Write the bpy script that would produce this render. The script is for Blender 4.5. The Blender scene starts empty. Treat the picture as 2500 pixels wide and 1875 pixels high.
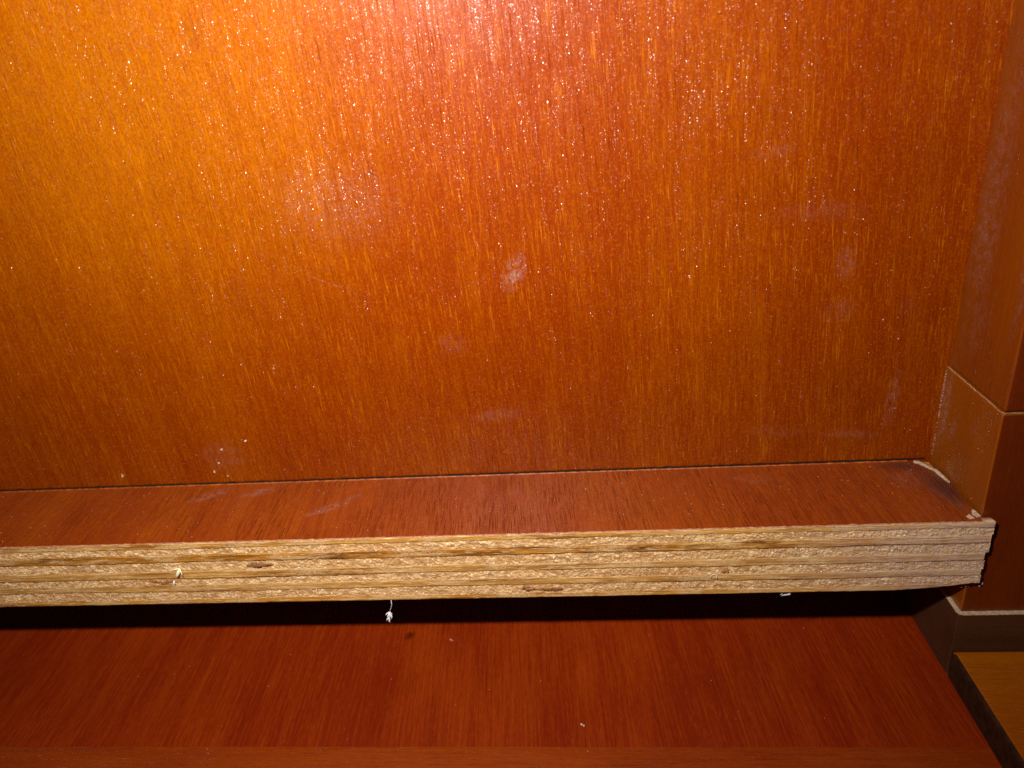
import bpy, bmesh, math, random
from mathutils import Vector, Matrix, noise

random.seed(7)
S = 0.001                                   # everything below is written in millimetres
scene = bpy.context.scene
COL = scene.collection

# ------------------------------------------------------------------ camera
CAM = Vector((18.725, -162.356, 99.361))
R_RIGHT = Vector((0.994332, 0.067722, -0.081962))
R_UP = Vector((0.046137, 0.419699, 0.906490))
R_FWD = Vector((-0.095789, 0.905133, -0.414196))
cd = bpy.data.cameras.new("camera")
cam = bpy.data.objects.new("camera", cd)
COL.objects.link(cam)
m = Matrix((R_RIGHT, R_UP, -R_FWD)).transposed().to_4x4()
m.translation = CAM * S
cam.matrix_world = m
cd.sensor_width = 36.0
cd.lens = 36.0 * 1807.12 / 2500.0
cd.clip_start = 0.005
cd.clip_end = 20.0
cd.dof.use_dof = True
cd.dof.focus_distance = 0.165
cd.dof.aperture_fstop = 15.0
scene.camera = cam

# ------------------------------------------------------------------ world: a dark room
w = bpy.data.worlds.new("World")
scene.world = w
w.use_nodes = True
w.node_tree.nodes["Background"].inputs[0].default_value = (0.75, 0.72, 0.80, 1)
w.node_tree.nodes["Background"].inputs[1].default_value = 0.010

# ------------------------------------------------------------------ the camera's built-in flash, left of and above the lens
FLASH = Vector((-21.0, -156.5, 150.0))
ld = bpy.data.lights.new("camera_flash", 'AREA')
ld.shape = 'RECTANGLE'
ld.size = 0.016
ld.size_y = 0.009
ld.energy = 0.80
ld.spread = math.radians(134)
ld.color = (1.0, 0.945, 0.85)
lo = bpy.data.objects.new("camera_flash", ld)
COL.objects.link(lo)
aim = Vector((-24, 0, 126))
lo.location = FLASH * S
lo.rotation_euler = (aim - FLASH).to_track_quat('-Z', 'Y').to_euler()

scene.view_settings.view_transform = 'Standard'
scene.view_settings.look = 'None'
scene.view_settings.exposure = 0.0
scene.view_settings.gamma = 1.0
scene.render.engine = 'CYCLES'
scene.cycles.max_bounces = 8
scene.cycles.blur_glossy = 0.6
scene.cycles.use_denoising = False
scene.cycles.sample_clamp_indirect = 20.0

# ------------------------------------------------------------------ node helpers
class NT:
    def __init__(self, name):
        self.mat = bpy.data.materials.new(name)
        self.mat.use_nodes = True
        self.t = self.mat.node_tree
        self.t.nodes.clear()
        self.out = self.t.nodes.new('ShaderNodeOutputMaterial')
        self.b = self.t.nodes.new('ShaderNodeBsdfPrincipled')
        self.t.links.new(self.b.outputs[0], self.out.inputs[0])
    def node(self, typ, **kw):
        n = self.t.nodes.new('ShaderNode' + typ)
        for k, v in kw.items():
            setattr(n, k, v)
        return n
    def set(self, sock, v):
        if isinstance(v, bpy.types.NodeSocket):
            self.t.links.new(v, sock)
        else:
            sock.default_value = v
    def pos(self):
        """position in millimetres"""
        if not hasattr(self, '_p'):
            g = self.node('NewGeometry')
            self._p = self.vmath('SCALE', g.outputs['Position'], None, 1000.0)
        return self._p
    def vmath(self, op, a, b=None, scale=None):
        n = self.node('VectorMath', operation=op)
        self.set(n.inputs[0], a)
        if b is not None:
            self.set(n.inputs[1], b)
        if scale is not None:
            self.set(n.inputs[3], scale)
        return n.outputs['Value'] if op in ('LENGTH', 'DOT_PRODUCT') else n.outputs[0]
    def math(self, op, a, b=0.0, c=0.0, clamp=False):
        n = self.node('Math', operation=op, use_clamp=clamp)
        self.set(n.inputs[0], a); self.set(n.inputs[1], b); self.set(n.inputs[2], c)
        return n.outputs[0]
    def mapping(self, v, loc=(0, 0, 0), rot=(0, 0, 0), scale=(1, 1, 1), typ='POINT'):
        n = self.node('Mapping', vector_type=typ)
        self.set(n.inputs[0], v)
        n.inputs[1].default_value = loc
        n.inputs[2].default_value = rot
        n.inputs[3].default_value = scale
        return n.outputs[0]
    def noise(self, v, scale=1.0, detail=2.0, rough=0.5, dist=0.0):
        n = self.node('TexNoise')
        self.set(n.inputs['Vector'], v)
        n.inputs['Scale'].default_value = scale
        n.inputs['Detail'].default_value = detail
        n.inputs['Roughness'].default_value = rough
        n.inputs['Distortion'].default_value = dist
        return n.outputs[0]
    def ramp(self, v, a, b, lo=0.0, hi=1.0):
        n = self.node('MapRange', interpolation_type='SMOOTHSTEP')
        self.set(n.inputs[0], v)
        n.inputs[1].default_value = a; n.inputs[2].default_value = b
        n.inputs[3].default_value = lo; n.inputs[4].default_value = hi
        return n.outputs[0]
    def mix(self, f, a, b, blend='MIX'):
        n = self.node('Mix', data_type='RGBA', blend_type=blend)
        self.set(n.inputs[0], f)
        for s, v in ((n.inputs[6], a), (n.inputs[7], b)):
            if not isinstance(v, bpy.types.NodeSocket) and len(v) == 3:
                v = (*v, 1)
            self.set(s, v)
        return n.outputs[2]
    def bump(self, h, dist, strength=1.0, normal=None):
        n = self.node('Bump')
        n.inputs['Strength'].default_value = strength
        n.inputs['Distance'].default_value = dist * S
        self.set(n.inputs['Height'], h)
        if normal is not None:
            self.set(n.inputs['Normal'], normal)
        return n.outputs[0]
    def patch(self, c, r, rot=0.0, axis='Y', soft=0.35):
        """1 inside an ellipse with soft edge; axis = normal of the face it lies on"""
        cx, cy, cz = c
        e = (0, rot, 0) if axis == 'Y' else ((rot, 0, 0) if axis == 'X' else (0, 0, rot))
        big = 1e3
        rr = {'Y': (r[0], big, r[1]), 'Z': (r[0], r[1], big), 'X': (big, r[0], r[1])}[axis]
        q = self.mapping(self.pos(), loc=c, rot=e, scale=rr, typ='TEXTURE')
        l = self.vmath('LENGTH', q)
        return self.ramp(l, 1.0, soft, 0.0, 1.0)


def lacquered(name, grain, red, gold, dark, rot=0.0, fig=0.5, streak=0.5, fleck=0.6, pore=0.6,
              coat=0.6, coat_r=0.22, rough=0.55, micro=0.5, patches=(), grime=(), poreb=1.0,
              sharp=1.0, spec=0.12, zones=(), glint=0.0, gamp=.5, pf=5.2, pt=.60, grit=0.0, cior=1.5, glitter=(), ff=(2.9, .42)):
    """stained veneer under lacquer. grain: axis the fibres run along"""
    k = NT(name)
    p = k.pos()
    if grain == 'Z':                     # across = x, along = z
        q = k.mapping(p, rot=(0, rot, 0))
        sc = lambda u, v, o=0: k.mapping(q, loc=(o, o * 1.7, o * .3), scale=(u, u, v))
    elif grain == 'Y':
        q = k.mapping(p, rot=(0, 0, rot))
        sc = lambda u, v, o=0: k.mapping(q, loc=(o, o * .3, o * 1.7), scale=(u, v, u))
    else:
        q = k.mapping(p, rot=(0, 0, rot))
        sc = lambda u, v, o=0: k.mapping(q, loc=(o * .3, o, o * 1.7), scale=(v, u, u))
    n_fig = k.noise(sc(.030, .010, 3), 1, 3, .55, .6)
    n_band = k.noise(sc(.16, .006, 9), 1, 2)
    n_str = k.noise(sc(1.9, .05, 5), 1, 3, .6)
    n_flk = k.noise(sc(ff[0], ff[1], 8), 1, 3, .65)
    n_mot = k.noise(sc(1.7, .5, 2), 1, 4, .68)
    n_por = k.noise(sc(pf, .13, 4), 1, 2, .55)
    n_reg = k.noise(sc(.10, .05, 6), 1, 1)
    f = k.math('ADD', k.math('MULTIPLY', n_fig, .55), k.math('MULTIPLY', n_band, .45))
    f = k.ramp(f, .36, .66)
    f = k.math('MULTIPLY', f, fig)
    f = k.math('ADD', f, k.ramp(n_mot, .36, .72, -.08, .20))
    f = k.math('ADD', f, k.ramp(n_str, .34, .70, -.22 * streak, .34 * streak), clamp=True)
    c = k.mix(f, red, gold)
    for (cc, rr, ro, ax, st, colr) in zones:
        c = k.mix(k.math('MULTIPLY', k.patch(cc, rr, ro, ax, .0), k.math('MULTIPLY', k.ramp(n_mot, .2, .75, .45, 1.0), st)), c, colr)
    if grit:
        n_gr = k.noise(sc(2.3, 1.5, 17), 1, 3, .75)
        c = k.mix(k.math('MULTIPLY', k.ramp(n_gr, .52, .34), grit), c, tuple(v * .85 for v in red))
        c = k.mix(k.math('MULTIPLY', k.ramp(n_gr, .52, .70), grit), c, tuple(v * 1.35 for v in gold))
    fl = k.math('MULTIPLY', k.ramp(n_flk, .54, .76), fleck)
    fl = k.math('MULTIPLY', fl, k.ramp(n_reg, .30, .62, .15, 1.0))
    c = k.mix(fl, c, (min(gold[0] * 1.5, .95), gold[1] * 1.9, gold[2] * 2.2))
    pm = k.ramp(n_por, pt, pt + .07)
    pm = k.math('MULTIPLY', pm, k.ramp(n_reg, .70, .36, .15, 1.0))
    c = k.mix(k.math('MULTIPLY', pm, pore), c, dark)
    # large grey-violet dust scuffs that have a shape of their own
    dm = None
    for (cc, rr, ro, ax, st) in patches:
        pt = k.math('MULTIPLY', k.patch(cc, rr, ro, ax, .15), st)
        dm = pt if dm is None else k.math('MAXIMUM', dm, pt)
    n_mic = k.noise(p, 2.1, 2, .6)
    n_mic2 = k.noise(p, .7, 2, .55)
    if dm is not None:
        br = k.ramp(k.noise(p, .55, 3, .7), .36, .64)
        br2 = k.ramp(k.noise(p, 2.6, 1, .5), .44, .66, .25, 1.0)
        dm = k.math('MULTIPLY', dm, k.math('MULTIPLY', br, br2))
        c = k.mix(dm, c, (.27, .185, .165))
    for (cc, rr, ro, ax, st, colr) in grime:
        gm = k.math('MULTIPLY', k.patch(cc, rr, ro, ax, .05), st)
        c = k.mix(gm, c, colr)
    # fine dust specks
    vo = k.node('TexVoronoi', feature='F1')
    k.set(vo.inputs['Vector'], p)
    vo.inputs['Scale'].default_value = .55
    sp = k.ramp(vo.outputs['Distance'], .115, .06)
    sp = k.math('MULTIPLY', sp, k.ramp(k.noise(p, .13, 1), .50, .60))
    k.t.links.new(c, k.b.inputs['Base Color'])
    k.b.inputs['Roughness'].default_value = rough
    k.set(k.b.inputs['Specular IOR Level'], k.math('MULTIPLY', k.math('SUBTRACT', 1.0, k.math('MULTIPLY', pm, .85)), spec))
    cr = k.ramp(n_mic2, .3, .75, coat_r * .75, coat_r * 1.5)
    k.set(k.b.inputs['Coat Roughness'], cr)
    cw = k.math('MULTIPLY', k.ramp(n_mot, .25, .7, .75, 1.0), coat)
    cw = k.math('MULTIPLY', cw, k.math('SUBTRACT', 1.0, k.math('MULTIPLY', pm, .8)))
    if glint:
        gw = k.ramp(k.noise(sc(1.5, .055, 33), 1, 2, .6), .42, .64, .18, 1.15)
        for (cc, rr, ro, st) in glitter:
            gw = k.math('ADD', gw, k.math('MULTIPLY', k.patch(cc, rr, ro, 'Y', .0), st))
        cw = k.math('MULTIPLY', cw, gw)
    k.set(k.b.inputs['Coat Weight'], cw)
    k.b.inputs['Coat IOR'].default_value = cior
    h = k.math('MULTIPLY', pm, -1.0 * poreb)
    h = k.math('ADD', h, k.math('MULTIPLY', n_str, .35))
    h = k.math('ADD', h, k.math('MULTIPLY', n_mic, micro))
    h = k.math('ADD', h, k.math('MULTIPLY', k.noise(p, .05, 1), 9.0))
    nb = k.bump(h, .045 * sharp, .8)
    k.t.links.new(nb, k.b.inputs['Normal'])
    # tiny facets in the sprayed lacquer that flash back at the lamp
    gv = k.node('TexVoronoi', feature='F1')
    k.set(gv.inputs['Vector'], sc(7.6, 5.0, 11))
    gv.inputs['Scale'].default_value = 1.0
    cell = k.vmath('SUBTRACT', gv.outputs['Color'], (.5, .5, .5))
    gm2 = k.math('MULTIPLY', k.ramp(k.noise(sc(.9, .09, 21), 1, 2, .6), .40, .66, .25, 1.0), gamp)
    ng = k.node('NewGeometry')
    gn = k.vmath('NORMALIZE', k.vmath('ADD', ng.outputs['Normal'], k.vmath('SCALE', cell, None, gm2)))
    h2 = k.math('ADD', k.math('MULTIPLY', pm, -1.1 * poreb), k.math('MULTIPLY', n_str, .25))
    h2 = k.math('ADD', h2, k.math('MULTIPLY', sp, .9))
    h2 = k.math('ADD', h2, k.math('MULTIPLY', k.noise(p, .05, 1), 9.0))
    k.t.links.new(k.bump(h2, .06 * sharp, 1.0, gn if glint else None), k.b.inputs['Coat Normal'])
    return k.mat


D0 = 26.24
def raw_ply(name, kind, base, light, dark, seed):
    """cut plywood edge: 'end' = crumbly end grain, 'long' = fibrous long grain"""
    k = NT(name)
    p = k.pos()
    o = seed * 13.7
    if kind == 'end':
        a = k.noise(k.mapping(p, loc=(o, 0, 0), scale=(.42, .6, .9)), 1, 4, .68)
        b = k.noise(k.mapping(p, loc=(o, 3, 0), scale=(.09, .09, .5)), 1, 4, .65)
        s = k.noise(k.mapping(p, loc=(o, 5, 0), scale=(1.5, 1.8, 2.2)), 1, 4, .72)
        c = k.mix(k.ramp(a, .34, .66), base, light)
        c = k.mix(k.math('MULTIPLY', k.ramp(b, .47, .66), .75), c, (.50, .24, .075))
        c = k.mix(k.math('MULTIPLY', k.ramp(s, .53, .63), k.ramp(a, .40, .58, .25, .9)), c, (.97, .80, .55))
        c = k.mix(k.math('MULTIPLY', k.ramp(s, .42, .28), .55), c, dark)
        h = k.math('ADD', k.math('MULTIPLY', a, 1.0), k.math('MULTIPLY', s, .6))
        nb = k.bump(h, .35, .9)
        k.b.inputs['Roughness'].default_value = .55
        k.b.inputs['Specular IOR Level'].default_value = .45
    else:
        a = k.noise(k.mapping(p, loc=(o, 0, 0), scale=(.05, 1.5, 3.4)), 1, 4, .65)
        b = k.noise(k.mapping(p, loc=(o, 4, 0), scale=(.045, .3, .6)), 1, 4, .65)
        s = k.noise(k.mapping(p, loc=(o, 7, 0), scale=(.30, 3, 4.2)), 1, 3, .65)
        c = k.mix(k.ramp(a, .34, .68), base, light)
        c = k.mix(k.math('MULTIPLY', k.ramp(b, .44, .66), .9), c, dark)
        c = k.mix(k.math('MULTIPLY', k.ramp(s, .54, .68), .7), c, (.90, .68, .32))
        c = k.mix(k.math('MULTIPLY', k.ramp(s, .44, .30), .6), c, dark)
        e = k.noise(k.mapping(p, loc=(o, 9, 0), scale=(.07, .3, .35)), 1, 3, .6)
        g = k.noise(k.mapping(p, loc=(o, 2, 0), scale=(1.6, 1.6, 2.2)), 1, 3, .7)
        ef = k.math('MULTIPLY', k.ramp(e, .47, .60), k.ramp(g, .40, .60, .2, .9))
        c = k.mix(ef, c, (.66, .43, .21))
        h = k.math('ADD', a, k.math('MULTIPLY', s, .5))
        nb = k.bump(h, .22, .8)
        k.b.inputs['Roughness'].default_value = .45
        k.b.inputs['Specular IOR Level'].default_value = .4
    dz = k.math('MULTIPLY', k.patch((112, -D0, -9), (62, 40), 0, 'Y', .1), .8)      # greyish dust on the right hand end
    c = k.mix(k.math('MULTIPLY', dz, k.ramp(k.noise(p, .5, 3, .7), .3, .7, .4, 1.0)), c, (.60, .41, .34))
    k.t.links.new(c, k.b.inputs['Base Color'])
    k.t.links.new(nb, k.b.inputs['Normal'])
    return k.mat


def plain(name, c1, c2, rough=.6, scale=1.0, bump=.1, spec=.4, stretch=(1, 1, 1), coat=0):
    k = NT(name)
    p = k.pos()
    a = k.noise(k.mapping(p, scale=stretch), scale, 4, .65)
    k.t.links.new(k.mix(k.ramp(a, .33, .67), c1, c2), k.b.inputs['Base Color'])
    k.t.links.new(k.bump(a, bump, .8), k.b.inputs['Normal'])
    k.b.inputs['Roughness'].default_value = rough
    k.b.inputs['Specular IOR Level'].default_value = spec
    k.b.inputs['Coat Weight'].default_value = coat
    return k.mat


# ------------------------------------------------------------------ materials
Y0 = 0.0
scuffs = [((4.2, Y0, 52.6), (3.0, 6.0), math.radians(25), 'Y', 0.80),
          ((-34, Y0, 71), (19, 12), math.radians(10), 'Y', 0.15),
          ((90.8, Y0, 16.5), (1.8, 11), math.radians(4), 'Y', 0.26),
          ((82.5, Y0, 7.6), (10, 1.5), math.radians(2), 'Y', 0.22),
          ((65, Y0, 9.0), (10, 2.2), math.radians(2), 'Y', 0.10),
          ((77, Y0, 50.5), (3.0, 4.5), 0, 'Y', 0.24),
          ((76.5, Y0, 39.3), (5.0, 4.0), 0, 'Y', 0.13),
          ((91, Y0, 39), (2.4, 3.2), 0, 'Y', 0.10),
          ((60, Y0, 75), (6.5, 2.0), math.radians(-6), 'Y', 0.14),
          ((-3, Y0, 16.8), (10, 2.4), math.radians(-5), 'Y', 0.22),
          ((-76, Y0, 8), (8, 6), 0, 'Y', 0.17),
          ((-12, Y0, 36), (5, 4), 0, 'Y', 0.13),
          ((70, Y0, 62), (14, 3.0), 0, 'Y', 0.10),
          ((-39.5, Y0, 53.2), (6.5, .16), math.radians(24), 'Y', .75), ((-33, Y0, 50), (4.0, .13), math.radians(22), 'Y', .6),
          ((-40, Y0, 56.8), (4.5, .12), math.radians(20), 'Y', .5), ((-26, Y0, 77), (5.0, .2), math.radians(30), 'Y', .5),
          ((-22, Y0, 84), (5.0, .15), math.radians(-42), 'Y', .4)]
M = {}
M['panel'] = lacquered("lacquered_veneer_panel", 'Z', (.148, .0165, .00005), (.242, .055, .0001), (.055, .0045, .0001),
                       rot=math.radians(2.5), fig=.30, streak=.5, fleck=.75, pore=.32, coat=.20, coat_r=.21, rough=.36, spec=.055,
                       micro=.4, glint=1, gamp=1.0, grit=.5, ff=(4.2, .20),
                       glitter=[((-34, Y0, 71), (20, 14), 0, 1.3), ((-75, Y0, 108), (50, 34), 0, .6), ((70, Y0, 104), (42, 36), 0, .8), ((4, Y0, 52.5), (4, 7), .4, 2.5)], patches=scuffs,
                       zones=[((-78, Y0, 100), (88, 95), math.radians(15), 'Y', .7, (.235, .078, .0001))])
M['shelf'] = lacquered("lacquered_veneer_shelf_top", 'Y', (.215, .0285, .0003), (.325, .066, .0006), (.085, .0085, .0006),
                       rot=math.radians(-5.5), fig=.45, streak=.7, fleck=.35, pore=.5, coat=1.0, coat_r=.27, rough=.40, spec=.5,
                       micro=.12, cior=2.2, poreb=3.0, pf=7.0, pt=.565,
                       patches=[((-79, -6, 0), (7, 2.6), .5, 'Z', .8), ((-45, -13.5, 0), (8, 2.0), .55, 'Z', .9), ((-40, -9, 0), (3, 1.4), .7, 'Z', .6),
                                ((-66, -5, 0), (7, 2.6), .4, 'Z', .7), ((58, -7, 0), (8, 2.6), -.3, 'Z', .3),
                                ((93, -8, 0), (7, 7), -.9, 'Z', .3), ((98, -16, 0), (2.2, 9), .35, 'Z', .4)],
                       grime=[((99.5, -13, 0), (5.5, 13), .18, 'Z', .85, (.030, .010, .012)), ((94, -3, 0), (9, 4), -.1, 'Z', .7, (.045, .012, .010))])
M['floor'] = lacquered("lacquered_veneer_bottom_panel", 'Y', (.200, .0140, .0001), (.33, .042, .0003), (.09, .006, .0002),
                       rot=math.radians(-4), fig=.5, streak=.9, fleck=.3, pore=.35, coat=.25, coat_r=.35, rough=.55, micro=.3)
M['block'] = lacquered("lacquered_solid_wood_post", 'Z', (.160, .027, .0004), (.200, .043, .0006), (.06, .010, .001),
                       fig=.5, streak=.45, fleck=.3, pore=.3, coat=.8, coat_r=.27, rough=.45, micro=.5, glint=1, gamp=.5,
                       patches=[((102.1, -5, 62), (7, 45), 0, 'X', .26), ((102.1, -1.5, 17), (3.4, 14), 0, 'X', .42), ((102.1, -7, 12), (2, 6), .3, 'X', .35), ((102.1, -21, 60), (2.5, 30), 0, 'X', .3),
                                ((102.1, -9, 38), (5, 10), .3, 'X', .2)])
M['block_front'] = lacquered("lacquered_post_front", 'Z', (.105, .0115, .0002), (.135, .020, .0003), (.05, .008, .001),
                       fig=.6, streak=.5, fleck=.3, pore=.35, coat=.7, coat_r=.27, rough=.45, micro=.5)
M['block_low'] = lacquered("lacquered_lower_post", 'Z', (.195, .040, .0004), (.245, .060, .0006), (.06, .010, .001),
                       fig=.5, streak=.4, fleck=.3, pore=.25, coat=.8, coat_r=.27, rough=.45, micro=.5,
                       patches=[((102.1, -2.0, 14), (3.2, 14), 0, 'X', .55), ((102.1, -7, 12), (2, 6), .3, 'X', .4), ((102.1, -16, 16), (4, 4), .3, 'X', .25)])
M['base'] = lacquered("dark_stained_wood_base", 'X', (.046, .0150, .0055), (.080, .026, .010), (.02, .006, .003),
                      fig=.7, streak=.5, fleck=.2, pore=.3, coat=.3, coat_r=.4, rough=.6, micro=.4)
M['rail'] = lacquered("lacquered_golden_rail", 'X', (.29, .064, .0003), (.37, .095, .0004), (.09, .016, .001),
                      fig=.7, streak=.6, fleck=.4, pore=.3, coat=.5, coat_r=.3, rough=.5, micro=.4)
M['front'] = lacquered("lacquered_front_rail", 'X', (.215, .022, .0002), (.32, .050, .0003), (.09, .010, .001),
                       fig=.6, streak=.5, fleck=.3, pore=.25, coat=.6, coat_r=.3, rough=.5, micro=.3)
M['rail_shade'] = plain("painted_shade_rail_side", (.018, .006, .0025), (.040, .014, .005), .6, .5, .1, .2)  # near-black colour puts the shade of the rail's inner face into the material
M['raw'] = plain("bare_wood_edge", (.36, .23, .135), (.60, .44, .29), .7, 1.6, .25, .3)
M['seam'] = plain("worn_joint_highlight_lacquer", (.30, .15, .08), (.52, .36, .24), .4, 1.2, .25, .5)
M['chip'] = plain("dirty_bare_wood", (.34, .23, .15), (.66, .52, .38), .7, .9, .12, .3)
M['raw_gold'] = plain("worn_stained_edge", (.17, .028, .002), (.34, .085, .008), .5, 1.4, .2, .4, (.4, 1, 1))
M['rednap'] = plain("ragged_stained_edge", (.30, .10, .05), (.52, .27, .17), .6, 1.8, .3, .4, (.5, 1, 1))
M['dark_line'] = plain("dark_bead", (.012, .005, .003), (.02, .008, .004), .9, .5, .1, .1)
M['lint'] = plain("white_lint", (.70, .72, .80), (.86, .87, .93), .8, 2.0, .05, .2)
M['fleck'] = plain("pale_wood_sliver", (.80, .70, .42), (.92, .85, .60), .6, 1.5, .1, .3)
M['speck'] = plain("pale_dust_grain", (.52, .38, .26), (.80, .70, .58), .5, 2.0, .1, .5)
M['knot'] = plain("dark_knot_wood", (.10, .035, .012), (.36, .16, .06), .55, 1.1, .3, .35, (.5, 1, 1.6))
M['knot_soft'] = plain("brown_gum_spot", (.25, .09, .02), (.44, .21, .065), .55, 1.2, .2, .35)
M['glue'] = plain("clear_glue_bead", (.45, .30, .22), (.60, .45, .38), .12, 1.5, .03, .7, coat=.8)

# ------------------------------------------------------------------ mesh helpers
def empty(name, loc):
    o = bpy.data.objects.new(name, None)
    o.empty_display_size = .01
    o.location = Vector(loc) * S
    COL.objects.link(o)
    return o

def tag(o, label=None, cat=None, group=None, kind=None):
    for kk, v in (('label', label), ('category', cat), ('group', group), ('kind', kind)):
        if v:
            o[kk] = v
    return o

def link_mesh(name, bm, mat, parent=None, smooth=False, origin=None):
    """bm is in world millimetres"""
    bmesh.ops.recalc_face_normals(bm, faces=bm.faces[:])
    o_off = Vector(origin) if origin is not None else Vector((0, 0, 0))
    base = parent.location / S if parent is not None else o_off
    top = parent
    while top is not None and top.parent is not None:
        top = top.parent
        base = base + top.location / S
    for v in bm.verts:
        v.co = (v.co - base) * S
    me = bpy.data.meshes.new(name)
    bm.to_mesh(me)
    bm.free()
    for mm in (mat if isinstance(mat, (list, tuple)) else [mat]):
        me.materials.append(mm)
    if smooth:
        for pl in me.polygons:
            pl.use_smooth = True
    o = bpy.data.objects.new(name, me)
    if parent is not None:
        o.parent = parent
    else:
        o.location = o_off * S
    COL.objects.link(o)
    return o

def add_box(bm, x0, x1, y0, y1, z0, z1, bev=0.0, seg=2):
    r = bmesh.ops.create_cube(bm, size=1.0)
    vs = r['verts']
    for v in vs:
        v.co = Vector(((x0 + x1) / 2 + v.co.x * (x1 - x0), (y0 + y1) / 2 + v.co.y * (y1 - y0), (z0 + z1) / 2 + v.co.z * (z1 - z0)))
    if bev:
        es = list({e for v in vs for e in v.link_edges})
        bmesh.ops.bevel(bm, geom=es, offset=bev, segments=seg, profile=.5, affect='EDGES')

def box_obj(name, dims, mat, parent, bev=0.0, seg=2):
    bm = bmesh.new()
    add_box(bm, *dims, bev=bev, seg=seg)
    return link_mesh(name, bm, mat, parent)

def add_prism(bm, pts, z0, z1):
    """polygon in x,y, extruded in z"""
    a = [bm.verts.new((x, y, z0)) for x, y in pts]
    b = [bm.verts.new((x, y, z1)) for x, y in pts]
    bm.faces.new(b)
    bm.faces.new(a[::-1])
    n = len(pts)
    for i in range(n):
        bm.faces.new((a[i], a[(i + 1) % n], b[(i + 1) % n], b[i]))

def add_tube(bm, pts, r, sides=6):
    rings = []
    n = len(pts)
    for i, p in enumerate(pts):
        d = (Vector(pts[min(i + 1, n - 1)]) - Vector(pts[max(i - 1, 0)])).normalized()
        u = d.orthogonal().normalized(); v = d.cross(u)
        rr = r[i] if isinstance(r, (list, tuple)) else r
        rings.append([bm.verts.new(Vector(p) + (u * math.cos(t) + v * math.sin(t)) * rr)
                      for t in [2 * math.pi * j / sides for j in range(sides)]])
    for i in range(n - 1):
        for j in range(sides):
            bm.faces.new((rings[i][j], rings[i][(j + 1) % sides], rings[i + 1][(j + 1) % sides], rings[i + 1][j]))
    bm.faces.new(rings[0][::-1]); bm.faces.new(rings[-1])

def add_grain(bm, c, r, sx=1, sy=1, sz=1, sub=1):
    ret = bmesh.ops.create_icosphere(bm, subdivisions=sub, radius=1.0)
    k = random.random() * 50
    rot = Matrix.Rotation(random.random() * 6.28, 3, Vector((random.random() - .5, random.random() - .5, random.random() - .4)).normalized())
    for v in ret['verts']:
        q = v.co * (1 + .45 * noise.noise(v.co * 1.4 + Vector((k, k, k))))
        q = Vector((q.x * sx, q.y * sy, q.z * sz))
        v.co = rot @ q * r + Vector(c)

# ------------------------------------------------------------------ the cabinet interior
XR, DP, D, T = 102.18, 23.85, 26.24, 18.0
ZF = -44.5            # recessed bottom panel
ZR = -37.2            # top of the bottom rails
cab = empty("cabinet", (0, 0, ZF))
tag(cab, "orange lacquered wooden cabinet interior around the raw edged shelf", "cabinet")

# back panel: veneer sheet that stops behind the shelf
box_obj("back_panel", (-260, XR + 6, 0, 9, -21, 230), M['panel'], cab, bev=.3)

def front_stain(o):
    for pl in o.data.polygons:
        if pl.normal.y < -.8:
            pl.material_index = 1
# corner post in two blocks meeting at a worn joint with its highlight painted in
ZJ = 24.4
bm = bmesh.new()
add_box(bm, XR + .35, 165, -DP + .3, 12, ZJ + .12, 230, bev=.55, seg=3)
front_stain(link_mesh("corner_block", bm, [M['block'], M['block_front']], cab))
bm = bmesh.new()
add_box(bm, XR, 165, -DP, 12, -26.7, ZJ - .15, bev=.5, seg=3)
front_stain(link_mesh("corner_block", bm, [M['block_low'], M['block_front']], cab))
# worn arris along the joint, its edge highlight put into the pale colour
bm = bmesh.new()
def strip_path(bm, pts, r, jit):
    out = []
    for a, b in zip(pts[:-1], pts[1:]):
        a, b = Vector(a), Vector(b)
        n = max(2, int((b - a).length / .35))
        for i in range(n):
            t = i / n
            p = a.lerp(b, t)
            out.append(p + Vector((0, 0, noise.noise(p * .8) * jit)))
    out.append(Vector(pts[-1]))
    rr = [r * (.65 + .7 * abs(noise.noise(p * 1.3 + Vector((5, 5, 5))))) for p in out]
    add_tube(bm, out, rr, 5)
strip_path(bm, [(XR - .02, -.1, ZJ - .05), (XR - .02, -DP + .55, ZJ + .0), (XR + .5, -DP - .02, ZJ), (160, -DP - .02, ZJ + .1)], .105, .18)
link_mesh("worn_joint_highlight", bm, M['seam'], cab)
# ragged fibres where the lower block meets the panel
bm = bmesh.new()
for i in range(120):
    z = random.uniform(1, ZJ - .5)
    if random.random() < .3:
        z = random.uniform(12, ZJ - 1)
    l = random.uniform(.2, .9)
    add_tube(bm, [(XR - .04, -.15, z), (XR - .12 - l * .25, -.25 - .1 * random.random(), z + random.uniform(-.2, .2)),
                  (XR - .1 - l * .6, -.2, z + random.uniform(-.35, .35))], [.06, .05, .02], 4)
o = link_mesh("ragged_edge_fibre", bm, M['rednap'], cab)
o['kind'] = 'stuff'

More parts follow.
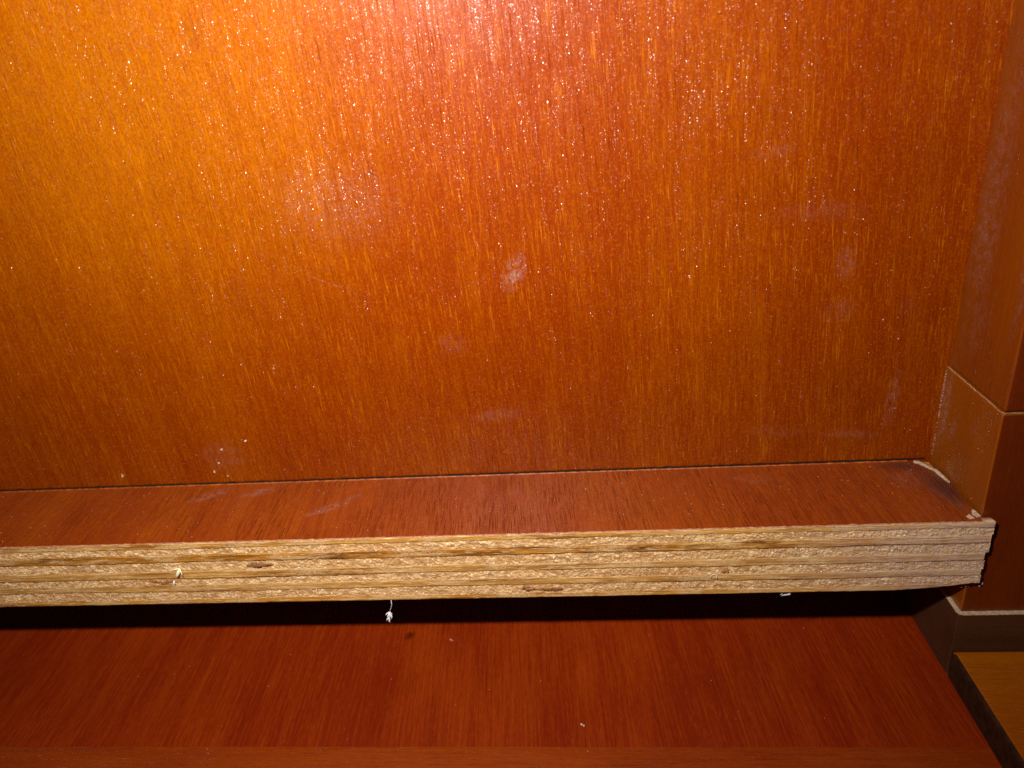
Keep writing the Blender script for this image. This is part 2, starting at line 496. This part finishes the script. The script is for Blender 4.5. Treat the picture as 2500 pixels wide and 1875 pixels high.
# base block below the post, dark stained, with its bare wood top showing as a pale line
XB, YB = XR - .85, -DP - .95
bm = bmesh.new()
add_box(bm, XB, 165, YB, 30, ZF - 3, -26.75, bev=.15, seg=1)
base = link_mesh("base_block", bm, M['base'], cab)
bm = bmesh.new()
pts = [(XB - .03, 6), (XB - .03, YB + 1.2), (XB + .35, YB + .25), (XB + 1.3, YB - .03), (164, YB - .03), (164, YB + 1.3), (XR + 1.6, YB + 1.3), (XR + .5, YB + 2.2), (XR + .5, 6)]
def rough_poly(pts, step=.5, amp=.07):
    out = []
    n = len(pts)
    for i in range(n):
        a, b = Vector((*pts[i], 0)), Vector((*pts[(i + 1) % n], 0))
        kk = max(1, int((b - a).length / step))
        d = (b - a).normalized(); nn = Vector((-d.y, d.x, 0))
        for j in range(kk):
            p = a.lerp(b, j / kk)
            out.append(tuple((p + nn * amp * noise.noise(p * 2.2 + Vector((1, 2, 3))))[:2]))
    return out
add_prism(bm, rough_poly(pts), -26.78, -26.55)
link_mesh("bare_top_edge", bm, M['raw'], cab)

# recessed bottom panel and the side rail that frames it
box_obj("bottom_panel", (-280, XB + 6, -90, 60, ZF - 6, ZF), M['floor'], cab, bev=.2)
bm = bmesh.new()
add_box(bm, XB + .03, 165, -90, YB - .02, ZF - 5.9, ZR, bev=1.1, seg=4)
rail = link_mesh("side_rail", bm, [M['rail'], M['rail_shade']], cab)
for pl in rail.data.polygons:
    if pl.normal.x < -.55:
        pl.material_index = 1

box_obj("front_rail", (-280, XB - .03, -92, -45.2, ZF - 5.95, ZF + .05), M['front'], cab, bev=.05, seg=1)

# ------------------------------------------------------------------ the plywood shelf
shelf = empty("plywood_shelf", (0, -D / 2, -T))
tag(shelf, "narrow plywood shelf with red lacquered top and raw layered front edge", "shelf")
XE = 104.05
XN = XR - .45                       # notch beside the post
# top face veneer: stained; its right rear corner is broken away
bm = bmesh.new()
outline = [(-185, -D + .25), (XE - 2.5, -D + .25), (XN - .1, -DP + .8), (XN - .15, -12), (XN - .9, -7.6), (99.6, -4.3), (98.2, -1.2), (96.5, -.55), (-185, -.55)]
def ragged(pts, lo, hi):
    out = []
    n = len(pts)
    for i in range(n):
        a, b = Vector((*pts[i], 0)), Vector((*pts[(i + 1) % n], 0))
        L = (b - a).length
        kk = max(1, int(L / .45))
        d = (b - a).normalized(); nn = Vector((-d.y, d.x, 0))
        for j in range(kk):
            p = a.lerp(b, j / kk)
            e = noise.noise(p * .9) * .10 + noise.noise(p * 2.7) * .07
            if j == 0: e = 0
            out.append(tuple((p + nn * e)[:2]))
    return out
add_prism(bm, ragged(outline, 0, 0), -.75, 0)
link_mesh("face_veneer", bm, M['shelf'], shelf)
# worn golden arris along the back edge
bm = bmesh.new()
path = []
x = -185.0
while x < 96.5:
    path.append(Vector((x, -.72 + .10 * noise.noise(Vector((x * .7, 1, 1))), -.10 + .05 * noise.noise(Vector((x * .9, 4, 1))))))
    x += .45
add_tube(bm, path, [.26 + .12 * noise.noise(Vector((p.x * .8, 9, 2))) for p in path], 6)
link_mesh("worn_back_edge", bm, M['raw_gold'], shelf)
# near-black bead along the corner against the panel
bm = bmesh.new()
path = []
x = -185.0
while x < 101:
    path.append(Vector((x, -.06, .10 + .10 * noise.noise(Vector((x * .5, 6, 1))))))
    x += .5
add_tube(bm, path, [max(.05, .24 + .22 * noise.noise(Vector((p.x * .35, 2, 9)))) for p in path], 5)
link_mesh("dark_corner_line", bm, M['dark_line'], shelf)
# core behind the front layers
box_obj("core", (-186, XN - .35, -D + 3, -.3, -T + .6, -.76), M['knot_soft'], shelf)

# the nine layers, each its own strip with a rough cut face
fr = [0, .085, .185, .315, .450, .575, .680, .795, .915, 1.0]
kinds = ['long', 'end', 'long', 'end', 'long', 'end', 'long', 'end', 'long']
cols = {'end': [((.42, .215, .075), (.76, .465, .205), (.30, .10, .022))],
        'long': [((.48, .205, .030), (.64, .335, .075), (.26, .085, .008)),
                 ((.36, .125, .009), (.54, .235, .025), (.13, .034, .003)),
                 ((.44, .195, .042), (.62, .345, .10), (.26, .095, .014))]}
mats = []
longpick = [0, 1, 2, 2, 0]
li = 0
for i, kd in enumerate(kinds):
    if kd == 'end':
        a = cols['end'][0]
    else:
        a = cols['long'][longpick[li]]; li += 1
    mats.append(raw_ply("ply_" + kd + "_grain_%d" % i, kd, *a, seed=i + 1))

def bound(i, x):
    if i == 0:
        return -.10 + .05 * noise.noise(Vector((x * .6, 0, 0)))
    if i == 9:
        return -T + .06 * noise.noise(Vector((x * .5, 3, 0))) + .03 * noise.noise(Vector((x * 2.2, 3, 0)))
    return (-T * fr[i] + .30 * noise.noise(Vector((x * .022, i * 7.3, 0))) + .16 * noise.noise(Vector((x * .12, i * 3.1, 5)))
            + .11 * noise.noise(Vector((x * 1.1, i * 5.1, 2))) + .07 * noise.noise(Vector((x * 2.9, i * 2.1, 4))))

ends = [XE, XE - .1, XE - .25, XE - .15, XE - .75, XE - .55, XE - .8, XE - .6, 100.6]
prevrow = None
for i, kd in enumerate(kinds):
    bm = bmesh.new()
    nz = 6 if kd == 'end' else 5
    xs = []
    x = -186.0
    while x < ends[i]:
        xs.append(x)
        x += .30 if x > -150 else 1.5
    xs.append(ends[i])
    grid = []
    for x in xs:
        zt, zb = bound(i, x), bound(i + 1, x)
        if i == 8 and x > 84:
            t = (x - 84) / (100.6 - 84)
            zb = zb + (zt - zb) * (t ** 1.6) * .93
        colv = []
        for j in range(nz + 1):
            t = j / nz
            z = zt + (zb - zt) * t
            edge = min(t, 1 - t)
            if kd == 'end':
                d = .0 + .15 * noise.noise(Vector((x * 1.2, z * 1.5, i))) + .13 * noise.noise(Vector((x * 2.9, z * 3.2, i * 2)))
                ex = max(0, noise.noise(Vector((x * 2.3, z * 2.1, i * 4))) - .28) * .5
                d -= ex
            else:
                d = .02 + .06 * noise.noise(Vector((x * .25, z * 5, i))) + .04 * noise.noise(Vector((x * .9, z * 7, i)))
                if i == 0: d -= .03
            colv.append(bm.verts.new((x, -D + d, z)))
        top_b = bm.verts.new((x, -D + 3.2, zt - (.25 if i == 0 else 0))); bot_b = bm.verts.new((x, -D + 3.2, zb))
        # the end that laps the post is thin
        if x > XN - .2:
            top_b.co.y = -DP - .25; bot_b.co.y = -DP - .25
        grid.append([top_b] + colv + [bot_b])
    for a, b in zip(grid[:-1], grid[1:]):
        for j in range(len(a) - 1):
            bm.faces.new((a[j], b[j], b[j + 1], a[j + 1]))
        bm.faces.new((a[-1], b[-1], b[0], a[0]))
    bm.faces.new(grid[-1]); bm.faces.new(grid[0][::-1])
    o = link_mesh("ply_layer", bm, mats[i], shelf, smooth=(kd == 'long'))

# ragged pinkish stain line along the front arris
bm = bmesh.new()
path = []
x = -185.0
while x < XE - 2:
    path.append(Vector((x, -D + .12 + .10 * noise.noise(Vector((x * .8, 2, 7))), -.02 + .12 * noise.noise(Vector((x * .9, 8, 3))))))
    x += .4
add_tube(bm, path, [max(.05, .17 + .16 * noise.noise(Vector((p.x * .5, 3, 2)))) for p in path], 5)
link_mesh("stained_front_edge", bm, M['rednap'], shelf)
# torn fibres and crumbs standing out of the cut
bm = bmesh.new()
for i in range(1300):
    x = random.uniform(-150, 103); li = random.choice([1, 3, 5, 7])
    if noise.noise(Vector((x * .12, li * 9, 0))) < -.05: continue
    z = random.uniform(bound(li + 1, x), bound(li, x))
    add_grain(bm, (x, -D - random.uniform(.0, .12), z), random.choice([.07, .09, .1, .12, .14, .18, .25]), 1.3, .5, .9, 1)
for i in range(70):
    x = random.uniform(-150, 102)
    add_tube(bm, [(x, -D + .1, 0), (x + random.uniform(-.3, .3), -D - .15, .12), (x + random.uniform(-.8, .8), -D - .25, random.uniform(-.3, .5))], [.05, .04, .015], 4)
o = link_mesh("torn_fibre", bm, M['speck'], shelf)
o['kind'] = 'stuff'
# knots and gum spots in the layers
for (x, z, rx, rz, mt) in ((-59.3, -6.9, 3.3, .85, 'knot'), (3.9, -15.5, 1.7, .8, 'knot'), (10.4, -15.6, 1.6, .75, 'knot'), (7.2, -15.55, 4.2, .7, 'knot_soft'),
                            (48.6, -11.4, 1.1, 1.0, 'knot_soft'), (-84, -11.1, 4.5, .8, 'knot_soft')):
    bm = bmesh.new()
    n = 22
    c0 = bm.verts.new((x, -D - .11, z))
    ring = []; ring2 = []
    for j in range(n):
        t = 2 * math.pi * j / n
        f = 1 + .75 * noise.noise(Vector((math.cos(t) * 1.3 + x, math.sin(t) * 1.3, z * 3))) + .3 * noise.noise(Vector((math.cos(t) * 4 + x, math.sin(t) * 4, z)))
        ring.append(bm.verts.new((x + rx * .75 * f * math.cos(t), -D - .13, z + rz * .75 * f * math.sin(t))))
        ring2.append(bm.verts.new((x + rx * f * math.cos(t), -D + .22, z + rz * f * math.sin(t))))
    for j in range(n):
        bm.faces.new((c0, ring[j], ring[(j + 1) % n]))
        bm.faces.new((ring[j], ring2[j], ring2[(j + 1) % n], ring[(j + 1) % n]))
    link_mesh("knot", bm, M[mt], shelf, smooth=True)
# bare wood where the lacquer chipped off beside the post
chips = [[(97.6, -.9), (98.6, -1.1), (99.9, -3.6), (100.5, -4.9), (99.7, -4.9), (98.4, -2.6), (97.3, -1.5)],
         [(100.5, -4.8), (101.1, -5.0), (101.55, -8.8), (101.65, -10.6), (101.2, -10.9), (100.7, -8.7), (100.3, -6.4)],
         [(101.45, -21.6), (101.72, -22.4), (101.9, -24.3), (100.9, -24.6), (100.6, -23.4), (100.9, -22.4)],
         [(99.0, -24.1), (99.9, -23.4), (100.3, -24.9), (99.2, -25.2)]]
for c in chips:
    bm = bmesh.new()
    add_prism(bm, rough_poly(c, .25, .14), -.5, .09)
    link_mesh("bare_chip", bm, M['chip'], shelf)
# glue beads under the lip
bm = bmesh.new()
for (x, z, r) in ((100.2, -19.1, .28), (101.0, -18.8, .36), (101.6, -18.9, .22), (104.3, -18.2, .45), (104.0, -18.9, .35)):
    add_grain(bm, (x + .9, -DP - .25, z), r, 1, .7, .9, 2)
link_mesh("glue_bead", bm, M['glue'], shelf, smooth=True)

# ------------------------------------------------------------------ lint, slivers and dust, each lying where the photograph shows it
def lint_strand(p0, pts, r):
    bm = bmesh.new(); add_tube(bm, pts, r, 5); return bm
tuft = empty("lint_tuft", (-29.2, -D, -18.1))
tag(tuft, "white lint tuft dangling on a thread below the raw shelf edge", "lint")
bm = bmesh.new()
add_tube(bm, [(-29.2, -D + .1, -18.0), (-29.25, -D - .05, -18.7), (-29.2, -D - .1, -19.3), (-29.6, -D - .1, -20.4), (-30.1, -D - .1, -21.6)], [.05, .11, .07, .05, .07], 5)
link_mesh("thread", bm, M['lint'], tuft, smooth=True)
bm = bmesh.new()
for (a, b, c, r) in (((-30.1, 0, -21.5), (-30.9, -.2, -22.1), (-31.2, -.1, -22.7), .17), ((-30.1, 0, -21.5), (-29.8, -.1, -22.0), (-29.5, 0, -22.4), .13),
                     ((-30.2, -.1, -21.6), (-30.0, -.3, -22.6), (-30.4, -.2, -23.4), .22), ((-30.3, -.1, -22.0), (-30.7, -.3, -22.9), (-30.5, -.1, -23.2), .2),
                     ((-30.2, -.2, -22.9), (-30.9, -.2, -23.6), (-31.3, -.1, -24.4), .17), ((-30.4, -.2, -23.2), (-30.5, -.3, -24.1), (-30.4, -.1, -24.9), .2),
                     ((-29.9, -.1, -22.2), (-29.7, -.2, -22.9), (-30.1, -.2, -23.8), .15)):
    add_tube(bm, [Vector(q) + Vector((0, -D, 0)) for q in (a, b, c)], [r * .7, r, r * .6], 6)
link_mesh("fibre_clump", bm, M['lint'], tuft, smooth=True)

bm = bmesh.new()
for (a, b, r) in (((61.2, -18.9), (62.2, -18.4), .08), ((61.8, -18.8), (63.2, -18.2), .11), ((60.9, -18.6), (61.5, -18.2), .07), ((62.6, -18.7), (63.3, -18.4), .07)):
    add_tube(bm, [(a[0], -D - .05, a[1]), ((a[0] + b[0]) / 2, -D - .2, (a[1] + b[1]) / 2 + .15), (b[0], -D + .05, b[1])], [r * .5, r, r * .5], 5)
o = link_mesh("lint_flake", bm, M['lint'], None, True, (62.2, -D, -18.2))
tag(o, "small white lint flake caught under the raw shelf edge near the corner post", "lint")

bm = bmesh.new()
for (pts, r) in (([(-79.0, -.2, -7.0), (-79.3, -.5, -7.8), (-79.9, -.55, -8.9), (-80.3, -.3, -9.5)], [.15, .42, .45, .12]),
                 ([(-79.0, -.2, -7.0), (-78.7, -.5, -8.3), (-78.8, -.35, -9.5)], [.12, .17, .06]),
                 ([(-79.3, -.2, -7.1), (-80.3, -.3, -7.4), (-81.4, -.2, -7.5)], [.12, .16, .07])):
    add_tube(bm, [Vector(q) + Vector((0, -D, 0)) for q in pts], r, 6)
o = link_mesh("wood_sliver", bm, M['fleck'], None, True, (-79.4, -D, -8))
tag(o, "pale yellow wood sliver sticking out of the raw plywood edge", "sliver")
bm = bmesh.new()
add_tube(bm, [(-81.4, -D - .1, -10.7), (-81.6, -D - .35, -11.3), (-81.5, -D - .15, -12.0)], [.15, .25, .12], 6)
o = link_mesh("lint_flake", bm, M['lint'], None, True, (-81.5, -D, -11.3))
tag(o, "tiny white flake on the raw plywood just below the pale wood sliver", "lint")
bm = bmesh.new()
cp = []
for j in range(10):
    t = math.radians(200 - j * 25)
    cp.append((46.0 + .62 * math.cos(t), -D - .25 - .03 * j, -12.9 + .75 * math.sin(t)))
add_tube(bm, cp, .06, 5)
o = link_mesh("curled_fibre", bm, M['lint'], None, True, (46, -D, -12.9))
tag(o, "thin curled fibre on the raw plywood edge beside a brown spot", "fibre")

specks = [((-105.2, 3.5), .55, "white crumb alone low on the back panel at far left"),
          ((-75.9, 10.3), .62, "largest grey crumb of the cluster low on the orange back panel"),
          ((-68.7, 12.6), .50, "grey crumb above and right of the crumb cluster on the back panel"),
          ((-79.4, 3.7), .50, "pale crumb just above the shelf in the crumb cluster"),
          ((-77.5, 6.2), .38, "small pale crumb in the middle of the crumb cluster on the panel"),
          ((-76.0, 2.0), .34, "tiny pale crumb lowest in the crumb cluster beside the shelf"),
          ((43.4, 49.4), .34, "bright white speck alone in the middle right of the back panel"),
          ((48.2, 102.0), .45, "dark brown speck near the top of the back panel")]
for (x, z), r, lb in specks:
    bm = bmesh.new()
    if 'dark' in lb:
        add_grain(bm, (x, -.1, z), r * .9, .7, .5, 1.2, 1)
    else:
        for q in range(3):
            add_grain(bm, (x + random.uniform(-.5, .5) * r, -.12, z + random.uniform(-.7, .7) * r), r * random.uniform(.25, .5), 1, .6, 1, 1)
    o = link_mesh("dust_crumb", bm, M['knot'] if 'dark' in lb else M['speck'], None, False, (x, 0, z))
    tag(o, lb, "crumb", "crumbs stuck to the back panel")
fl = [((-20.0, -11.8), .30, "pale crumb on the red bottom panel close to the shelf shadow"),
      ((14.7, -39.3), .42, "pale green crumb near the front of the red bottom panel")]
for (x, y), r, lb in fl:
    bm = bmesh.new()
    add_grain(bm, (x, y, ZF + .12), r, 1, 1, .6, 1)
    add_grain(bm, (x + .5, y - .3, ZF + .1), r * .6, 1, 1, .6, 1)
    o = link_mesh("dust_crumb", bm, M['speck'], None, False, (x, y, ZF))
    tag(o, lb, "crumb", "crumbs lying on the bottom panel")

# fine dust nobody could count
bm = bmesh.new()
def octa(c, r):
    v = [bm.verts.new(Vector(c) + Vector(d) * r * random.uniform(.7, 1.3)) for d in ((1, 0, 0), (-1, 0, 0), (0, 1, 0), (0, -1, 0), (0, 0, 1), (0, 0, -1))]
    for a in (0, 1):
        for b in (2, 3):
            for c_ in (4, 5):
                bm.faces.new((v[a], v[b], v[c_]))
for i in range(600):
    x, z = random.uniform(-145, 101.5), random.uniform(.5, 118)
    octa((x, -.03, z), random.choice([.04, .05, .05, .06, .08]))
for i in range(160):
    octa((random.uniform(-145, 97), random.uniform(-24, -1.5), .03), random.choice([.05, .06, .08]))
for i in range(30):
    octa((random.uniform(-130, 100), random.uniform(-48, -8), ZF + .04), random.choice([.06, .08, .1]))
for i in range(22):
    octa((XR - .0 + (.35 if False else 0), random.uniform(-23, -1), random.uniform(1, 24)), random.choice([.05, .07]))
o = link_mesh("fine_dust", bm, M['speck'], None, False, (0, 0, 0))
tag(o, "fine pale dust grains scattered over the orange wood surfaces", "dust", kind='stuff')
